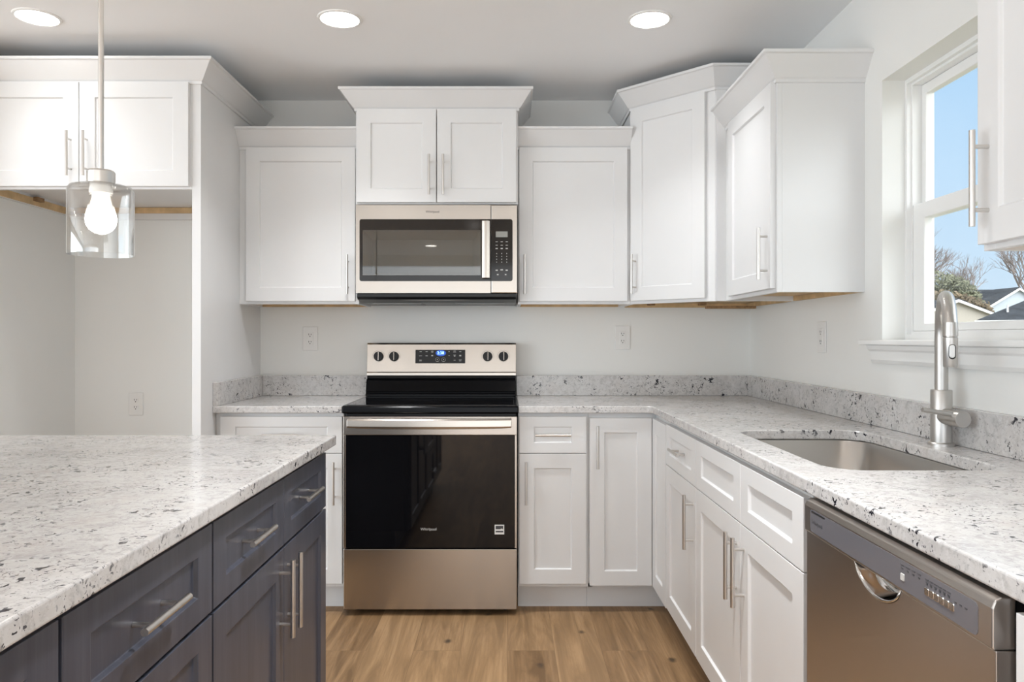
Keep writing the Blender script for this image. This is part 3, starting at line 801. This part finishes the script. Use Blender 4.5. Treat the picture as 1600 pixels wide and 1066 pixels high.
gm_ = slab(o_, [(0.031, 1.471), (0.570, 1.471), (0.570, 1.678), (0.031, 1.678)], -0.002, 0.0012)
for v in gm_.bm.verts: v.co = M @ Vector((v.co.x, v.co.z, v.co.y))
obj('door_glass', gm_, MWGLASS, d)
obj('window_screen', MB(M).box(0.0311, 0.5699, -0.0002, 0.0010, 1.4711, 1.6779), MWWIN, d)
hp = MB(M)
hp.rings([[(u, 0.030+0.006*math.sin(PI*(u-0.576)/0.037)-b, z) for u, b in ((0.576, 0), (0.588, 0), (0.600, 0), (0.613, 0), (0.613, 0.010), (0.576, 0.010))] for z in (1.456, 1.7165)])
hp.box(0.580, 0.609, 0.0, 0.026, 1.470, 1.500); hp.box(0.580, 0.609, 0.0, 0.026, 1.675, 1.705)
obj('handle', hp, STEEL, d, bev=0.002)
text('logo', 'Whirlpool', 0.018, frame((MX0+0.350, MY-0.0002), (1, 0)) @ Matrix.Translation((0, 0, 1.761)), MARKD, d, wide=0.062)
cp = obj('control_panel', MB(M).box(us+0.003, W, -0.034, 0, 1.390, 1.792), STEEL, t, bev=0.003)
obj('control_glass', MB(M).prism_n(rr_pts(us+0.003, W-0.021, 1.444, 1.727, 0.010, (1, 0, 0, 1)), -0.002, 0.0012), MWGLASS, cp)
obj('display', MB(M).box(0.639, 0.693, 0.0008, 0.0018, 1.645, 1.671), LCD, cp)
kp = MB(M)
for row, z in enumerate((1.624, 1.608, 1.592)):
    for u in (0.643, 0.666, 0.689): kp.box(u-0.005, u+0.005, 0.0008, 0.0018, z-0.0012, z+0.0012 + (0.002 if row == 2 else 0))
for z in (1.570, 1.557, 1.544, 1.531):
    for u in (0.643, 0.666, 0.689): kp.box(u-0.0014, u+0.0014, 0.0008, 0.0018, z-0.002, z+0.002)
for u, z, a in ((0.643, 1.494, 0.005), (0.666, 1.496, 0.006), (0.689, 1.494, 0.005), (0.648, 1.474, 0.0035), (0.684, 1.474, 0.0035)): kp.box(u-a, u+a, 0.0008, 0.0018, z-0.0025, z+0.0025)
obj('button_print', kp, MARKW, cp)
ub = MB(M)
ub.prism_u([(-0.41, 1.3705), (-0.41, 1.349), (-0.09, 1.349), (-0.02, 1.362), (-0.006, 1.372), (-0.006, 1.3885), (-0.034, 1.3885), (-0.036, 1.3705)], 0.004, W-0.004)
obj('vent_base', ub, BLACK, t, bev=0.002)
for u in (0.06, 0.45):
    obj('grease_filter', MB(M).box(u, u+0.23, -0.30, -0.10, 1.345, 1.3495), INSUL, t)
obj('vent_lip', MB(M).tube([(0.20, -0.03, 1.363), (0.30, -0.025, 1.359), (0.44, -0.025, 1.359), (0.54, -0.03, 1.363)], 0.004, 8), INSUL, t, smooth=True)

# ------------------------------------------------------------------ dishwasher
t = thing('dishwasher', 'stainless steel dishwasher under the worktop, right of the sink cabinet', 'dishwasher', (0.9, 1.263, 0))
M = frame((XB-0.003, 1.566), (0, -1)); W = 0.606
obj('body', MB(M).box(0.004, W-0.004, -0.56, -0.002, 0.02, 0.848), BLACK, t)
obj('toe_kick', MB(M).box(0.004, W-0.004, -0.055, -0.045, 0.0, 0.10), BLACK, t)
pk = [(0.376-0.162*i/16, 0.7885-0.0395*(math.sin(PI*i/16)**0.55)) for i in range(17)]
face = [(0, 0.105), (W, 0.105), (W, 0.7885)] + pk + [(0, 0.7885)]
d = obj('door', MB(M).prism_n(face, 0.0, 0.026), DWSTEEL, t, bev=0.0012)
cx, cz = 0.295, 0.7885
rr = [[(cx+(u-cx)*a, n, cz+(z-cz)*b) for u, z in pk] for a, b, n in ((1.0, 1.0, 0.0268), (0.955, 0.93, 0.0275), (0.93, 0.88, 0.024), (0.88, 0.70, 0.010), (0.80, 0.45, 0.003), (0.6, 0.15, 0.0015), (0.5, 0.02, 0.0012))]
mbp = MB(M).rings(rr, False, False, closed=False)
obj('pocket_handle', mbp, CHROME, d, smooth=True, ang=80, solid=0.0008)
cpn = MB(M); cpn.prism_u([(0.0, 0.7895), (0.0285, 0.7895), (0.0305, 0.7925), (0.0305, 0.842), (0.027, 0.8515), (0.018, 0.856), (0.0, 0.856)], 0, W)
cp = obj('control_panel', cpn, DWSTEEL, t, bev=0.002, seg=2)
obj('control_strip', MB(M).prism_n(rr_pts(0.030, 0.577, 0.7955, 0.8395, 0.008), 0.0290, 0.0312), DWSTRIP, cp)
obj('vent_slot', MB(M).box(0.038, 0.100, 0.030, 0.0317, 0.8345, 0.8375), BLACK, cp)
text('logo', 'Whirlpool', 0.016, M @ Matrix.Translation((0.064, 0.0310, 0.8165)), MARKD, cp, wide=0.05)
kp = MB(M)
for i in range(4): kp.box(0.386+i*0.016, 0.391+i*0.016, 0.031, 0.0318, 0.8265, 0.8285); kp.box(0.384+i*0.016, 0.394+i*0.016, 0.031, 0.0318, 0.8325, 0.8335)
for i in range(6): kp.box(0.456+i*0.011, 0.460+i*0.011, 0.031, 0.0318, 0.824, 0.826); kp.box(0.454+i*0.011, 0.462+i*0.011, 0.031, 0.0318, 0.831, 0.8322); kp.box(0.455+i*0.011, 0.461+i*0.011, 0.031, 0.0318, 0.827, 0.828)
for i in range(3): kp.box(0.526+i*0.012, 0.531+i*0.012, 0.031, 0.0318, 0.8225, 0.824)
obj('button_print', kp, MARKD, cp)
for u, z in [(0.390, 0.8145)] + [(0.458+i*0.0125, 0.8145) for i in range(6)]:
    obj('button', MB(M).prism_n(rr_pts(u-0.0055, u+0.0055, z-0.0055, z+0.0055, 0.002), 0.0305, 0.0326), CHROME if u > 0.4 else MARKW, cp, bev=0.0008)
mk = [o for o in cp.children if o.name.startswith('button') and 'print' not in o.name]

# ------------------------------------------------------------------ island
XI = -0.5565                     # front frame of the island cabinets, they face +X
def island(label, y0, y1, drawers, doors):
    return base_cabinet(label, (XI, y0), (0, 1), y1-y0, 0.60, drawers, doors, NAVY, 'island_cabinet', 'navy island cabinets', lf=0.02, rf=0.02)
dz = (0.687, 0.846)
island('navy island cabinet with two drawers over two doors, at the range end', 1.391, 2.258,
    [(0.003, 0.440, *dz, True), (0.443, 0.864, *dz, True)],
    [(0.003, 0.440, 0.120, 0.680, 0.408, 0.569), (0.443, 0.864, 0.120, 0.680, 0.474, 0.569)])
island('navy island cabinet with a stack of wide drawers, in the middle of the island', 0.918, 1.390,
    [(0.003, 0.469, *dz, True), (0.003, 0.469, 0.405, 0.680, True), (0.003, 0.469, 0.120, 0.398, True)], [])
island('navy island cabinet only just in view at the lower left edge of the photo', 0.30, 0.917,
    [(0.003, 0.613, *dz, True)], [(0.003, 0.306, 0.120, 0.680, 0.276, 0.569), (0.309, 0.613, 0.120, 0.680, 0.339, 0.569)])
ib = obj('island_back_panel', MB().box(-1.20, -1.158, 0.30, 2.258, 0, CB-0.001), NAVY, bev=0.002)
tag(ib, 'navy panel closing the seating side of the island', 'panel')
it = obj('island_countertop', MB().box(-1.62, -0.513, 0.27, 2.289, CB+0.0005, CT), GRANITE, bev=0.004, seg=3)
tag(it, 'large white speckled granite worktop on the navy island', 'countertop')

# ------------------------------------------------------------------ outlets
def outlet(label, origin, U, zc, pw=0.078, ph=0.122, style=0):
    M = frame(origin, U)
    t = thing('wall_outlet', label, 'outlet', M @ Vector((0, 0, zc)), 'white duplex wall outlets')
    obj('plate', MB(M).box(-pw/2, pw/2, 0.0005, 0.006, zc-ph/2, zc+ph/2), PLATE, t, bev=0.003, seg=3)
    if style == 0:
        obj('receptacle_insert', MB(M).box(-0.017, 0.017, 0.004, 0.0075, zc-0.034, zc+0.034), PLATE, t, bev=0.001)
    for s in (-1, 1):
        z = zc+s*0.0185
        r = obj('socket', MB(M).prism_n(rr_pts(-0.0145, 0.0145, z-0.0125, z+0.0125, 0.006), 0.005, 0.0082), PLATE, t, bev=0.0005)
        for u, a, b in ((-0.0060, 0.0013, 0.0042), (0.0060, 0.0013, 0.0034)):
            obj('slot', MB(M).box(u-a, u+a, 0.0078, 0.0086, z+0.0028-b, z+0.0028+b), SLOT, r)
        obj('slot', MB(M).lathe([(0.0, 0.0078), (0.0026, 0.0078), (0.0026, 0.0086), (0.0, 0.0086)], (0, 0, z-0.0072), 12, 'y'), SLOT, r)
    for s in (-1, 1): obj('screw', MB(M).lathe([(0.0, 0.0055), (0.0022, 0.0055), (0.002, 0.0068), (0.0, 0.0068)], (0, 0, zc+s*0.047), 12, 'y'), PLATE, t)
outlet('white wall outlet on the back wall left of the range', (-1.007, YW), (1, 0), 1.182)
outlet('white wall outlet on the back wall right of the range', (0.587, YW), (1, 0), 1.187)
outlet('white wall outlet on the right wall between corner and window', (XW, 3.005), (0, -1), 1.188)
outlet('white wall outlet low in the empty refrigerator alcove', (-1.896, YW), (1, 0), 0.849, 0.074, 0.118, 1)

# ------------------------------------------------------------------ lights of the room and added fill
def downlight(label, x, y, watts=DOWNLIGHT_W, spread=1.75):
    t = thing('recessed_light', label, 'ceiling light', (x, y, ZC), 'recessed ceiling lights')
    obj('trim_ring', MB().lathe([(0.0715, 0.0), (0.084, 0.0), (0.082, -0.004), (0.0735, -0.006), (0.0715, -0.004)], (x, y, ZC), 40, cap0=False, cap1=False), TRIMW, t, smooth=True)
    obj('lens', MB().lathe([(0.0, -0.0005), (0.0715, -0.0005), (0.0715, -0.0035), (0.0, -0.0035)], (x, y, ZC), 40), LENS, t)
    light('downlight_lamp', 'AREA', (0, 0, -0.006), (0, 0, 0), watts, (0.97, 0.985, 1.0), t, shape='DISK', size=0.14, spread=spread)
downlight('round glowing recessed ceiling light above the refrigerator alcove', -1.777, 2.885, 0.7)
downlight('round glowing recessed ceiling light in front of the microwave cabinet', -0.637, 2.90)
downlight('round glowing recessed ceiling light toward the right wall, before the corner cabinet', 0.541, 2.905, 1.8)
for x, y, where in ((0.25, 0.45, 'the aisle between island and dishwasher'), (0.15, 1.6, 'the aisle between island and sink'),  # fixtures added out of view to brighten the kitchen and room
        (-1.777, -1.2, 'the middle of the dining area'), (-0.35, -1.2, 'the open floor behind the camera'),
        (-3.4, 0.9, 'the far side of the dining area'), (-3.4, -1.2, 'the side opening'), (-1.0, -3.0, 'the rear opening'), (-3.0, -3.0, 'the rear corner of the room')):
    downlight('unseen recessed light added as fill over ' + where, x, y, *((FILL_AISLE_W*(0.35 if y < 1 else 0.9), 1.35) if y > 0 and x > -3 else (FILL_ROOM_W, 2.0)))

px, py = -0.905, 1.70
t = thing('pendant_light', 'glass-shaded pendant lamp on a nickel rod hanging over the island', 'lamp', (px, py, ZC))
obj('canopy', MB().lathe([(0.0, 0), (0.06, 0), (0.06, -0.012), (0.05, -0.022), (0.0, -0.024)], (px, py, ZC), 32), NICKEL, t, smooth=True)
obj('rod', MB().tube([(px, py, ZC-0.02), (px, py, 1.556)], 0.0058, 16), NICKEL, t, smooth=True)
obj('socket_cap', MB().lathe([(0.0, 0.0), (0.010, 0.0), (0.026, -0.002), (0.029, -0.006), (0.029, -0.030), (0.026, -0.034), (0.0, -0.034)], (px, py, 1.558), 32), NICKEL, t, smooth=True)
Rz, r0 = 0.068, 1.520
sh = [(0.024, 0.0), (0.052, -0.001), (0.063, -0.005), (0.068, -0.013), (0.068, -0.156), (0.0655, -0.156), (0.0655, -0.014), (0.061, -0.0075), (0.052, -0.0035), (0.024, -0.003)]
m_ = MB().lathe(sh + [sh[0]], (px, py, r0+0.004), 48, cap0=False, cap1=False)
obj('glass_shade', m_, SHADE, t, smooth=True)
b = obj('bulb', MB().lathe([(0.0, -0.1055), (0.012, -0.103), (0.0225, -0.0965), (0.030, -0.086), (0.0325, -0.0735), (0.0305, -0.061), (0.0255, -0.050)], (px, py, r0), 32, cap0=False, cap1=False), BULB, t, smooth=True)
obj('bulb_neck', MB().lathe([(0.0255, -0.050), (0.0215, -0.038), (0.0185, -0.025), (0.0175, -0.014)], (px, py, r0), 32, cap0=False, cap1=False), BULBNECK, t, smooth=True)
obj('lamp_holder', MB().lathe([(0.0, -0.014), (0.024, -0.014), (0.024, -0.006), (0.021, 0.004), (0.0, 0.004)], (px, py, r0), 32), TRIMW, t, smooth=True)

# ------------------------------------------------------------------ outside: lawn, neighbouring houses and trees
GZ = -0.6
g = struct('ground', MB().box(1.6, 160, -60, 160, GZ-0.2, GZ), LAWN)
def gable_house(label, cx, y0, hw, depth, eave, peak, wallm, over=0.25, group='neighbouring houses'):
    # gable faces the kitchen window (along -Y)
    t = thing('house', label, 'house', (cx, y0+depth/2, GZ), group)
    ob = MB(); ob.rings([[(cx-hw, y, GZ), (cx+hw, y, GZ), (cx+hw, y, eave), (cx, y, peak-0.05), (cx-hw, y, eave)] for y in (y0, y0+depth)])
    obj('walls', ob, wallm, t)
    k = (peak-eave)/hw; e = eave-k*over
    rf = MB()
    for s in (-1, 1):
        rf.rings([[(cx, y, peak), (cx+s*(hw+over), y, e), (cx+s*(hw+over), y, e+0.10), (cx, y, peak+0.14)] for y in (y0-0.3, y0+depth+0.3)])
    obj('roof', rf, SHINGLE, t)
    fs = MB()
    for s in (-1, 1):
        fs.rings([[(cx, y, peak-0.16), (cx+s*(hw+over), y, e-0.16), (cx+s*(hw+over), y, e+0.04), (cx, y, peak+0.06)] for y in (y0-0.36, y0-0.31)])
    obj('fascia', fs, VINYL, t)
    return t
gable_house('beige house with a white-edged gable seen through the window behind the faucet', 35.25, 60, 2.9, 6, 3.10, 4.2, SIDING)
t = gable_house('pale blue house with a white-edged gable at the right of the window', 50.1, 75, 3.0, 9, 4.30, 6.1, SIDINGB)
rf = MB(); rf.rings([[(x, 75.4, 3.2), (x, 80.5, 6.35), (x, 86, 3.2)] for x in (46.2, 66)]); obj('main_roof', rf, SHINGLE, t)
wl_ = MB(); wl_.box(47.0, 65, 76.5, 85, GZ, 3.4); obj('main_walls', wl_, SIDINGB, t)
t = thing('house', 'nearest neighbouring house showing a dark shingle roof, low in the window', 'house', (31, 41, GZ), 'neighbouring houses')
HM = Matrix(((0.854, 0.520, 0, 24.5), (-0.520, 0.854, 0, 40), (0, 0, 1, 0), (0, 0, 0, 1)))
obj('walls', MB(HM).box(0.4, 13.6, 0.4, 8.6, GZ, 2.1), SIDING, t)
obj('roof', MB(HM).rings([[(0, 0, 2.12), (14, 0, 2.12), (14, 9, 2.12), (0, 9, 2.12)], [(4.5, 4.45, 4.30), (9.5, 4.45, 4.30), (9.5, 4.55, 4.30), (4.5, 4.55, 4.30)]]), SHINGLE, t)
obj('fascia', MB(HM).box(-0.03, 14.03, -0.06, 0.02, 1.97, 2.14), VINYL, t)
obj('vent_pipe', MB(HM).tube([(1.45, 0.95, 2.5), (1.45, 0.95, 2.95)], 0.05, 10), VINYL, t)
tag(obj('hedge', MB().box(28.6, 31.5, 51, 52, GZ, 2.12), HEDGE), 'dark low hedge at the foot of the beige house', 'hedge')

def bare_tree(label, base, height, spread, seed, lean=(0, 0), levels=6):
    rnd = random.Random(seed)
    t = thing('bare_tree', label, 'tree', base, 'bare trees beyond the houses')
    tr, br = MB(), MB()
    def grow(p, d, ln, r, lv):
        q = p + d*ln
        mid = p + d*ln*0.5 + Vector((rnd.uniform(-1, 1), rnd.uniform(-1, 1), rnd.uniform(-0.5, 0.5)))*ln*0.07
        (tr if lv == levels else br).tube([p, mid, q], [r, r*0.85, r*0.7], 5 if lv < 4 else 7, caps=False)
        if lv == 0: return
        for _ in range(3):
            nd = (d + Vector((rnd.uniform(-1, 1), rnd.uniform(-1, 1), rnd.uniform(-0.35, 0.7)))*spread).normalized()
            s = p.lerp(q, rnd.uniform(0.55, 1.0)) if lv < levels else q
            grow(s, nd, ln*rnd.uniform(0.62, 0.86), r*0.62, lv-1)
    grow(Vector(base), Vector((lean[0], lean[1], 1)).normalized(), height*0.25, height*0.012, levels)
    obj('trunk', tr, BARK, t); obj('branches', br, BARK, t)
bare_tree('tall bare grey tree at the left of the window, behind the green tree', (51.5, 98, GZ), 21, 0.60, 3, (0.25, 0))
bare_tree('bare tree rising behind the pale blue house at the far right of the window', (76.5, 112, GZ), 22, 0.60, 11, (-0.05, 0))
bare_tree('bare leaning tree between the green tree and the pale blue house', (84, 135, GZ), 22, 0.62, 23, (-0.3, 0))
def leafy(label, c, rad, m, n, seed, trunk):
    rnd = random.Random(seed)
    t = thing('leafy_tree', label, 'tree', (c[0], c[1], GZ), 'leafy trees beyond the houses')
    obj('trunk', MB().tube([(c[0], c[1], GZ), (c[0], c[1], c[2])], [0.25, 0.12], 8), BARK, t)
    mb = MB()
    for _ in range(n):
        while True:
            p = Vector((rnd.uniform(-1, 1), rnd.uniform(-1, 1), rnd.uniform(-1, 1)))
            if 0.35 < p.length < 1: break
        k = 1+0.12*math.sin(5*p.x+3*p.z)+0.1*math.sin(7*p.y)
        q = Vector((c[0]+p.x*rad[0]*k, c[1]+p.y*rad[1]*k, c[2]+p.z*rad[2]*k)); s = rnd.uniform(0.10, 0.22)
        a = Vector((rnd.uniform(-1, 1), rnd.uniform(-1, 1), rnd.uniform(-1, 1))).normalized(); b = a.orthogonal().normalized()
        vs = [mb.bm.verts.new(q+v) for v in (a*s, b*s*0.7, -a*s, -b*s*0.7)]
        mb.bm.faces.new(vs)
    fo = obj('foliage', mb, m, t); fo['kind'] = 'stuff'
leafy('rounded green tree in new leaf above the beige gable', (42.0, 72.5, 4.4), (3.2, 2.0, 2.9), LEAF, 6500, 5, 0.2)
leafy('low bronze-leaved tree at the foot of the green tree', (40.3, 68.6, 3.4), (3.8, 1.2, 1.9), HEDGE, 3500, 9, 0.2)
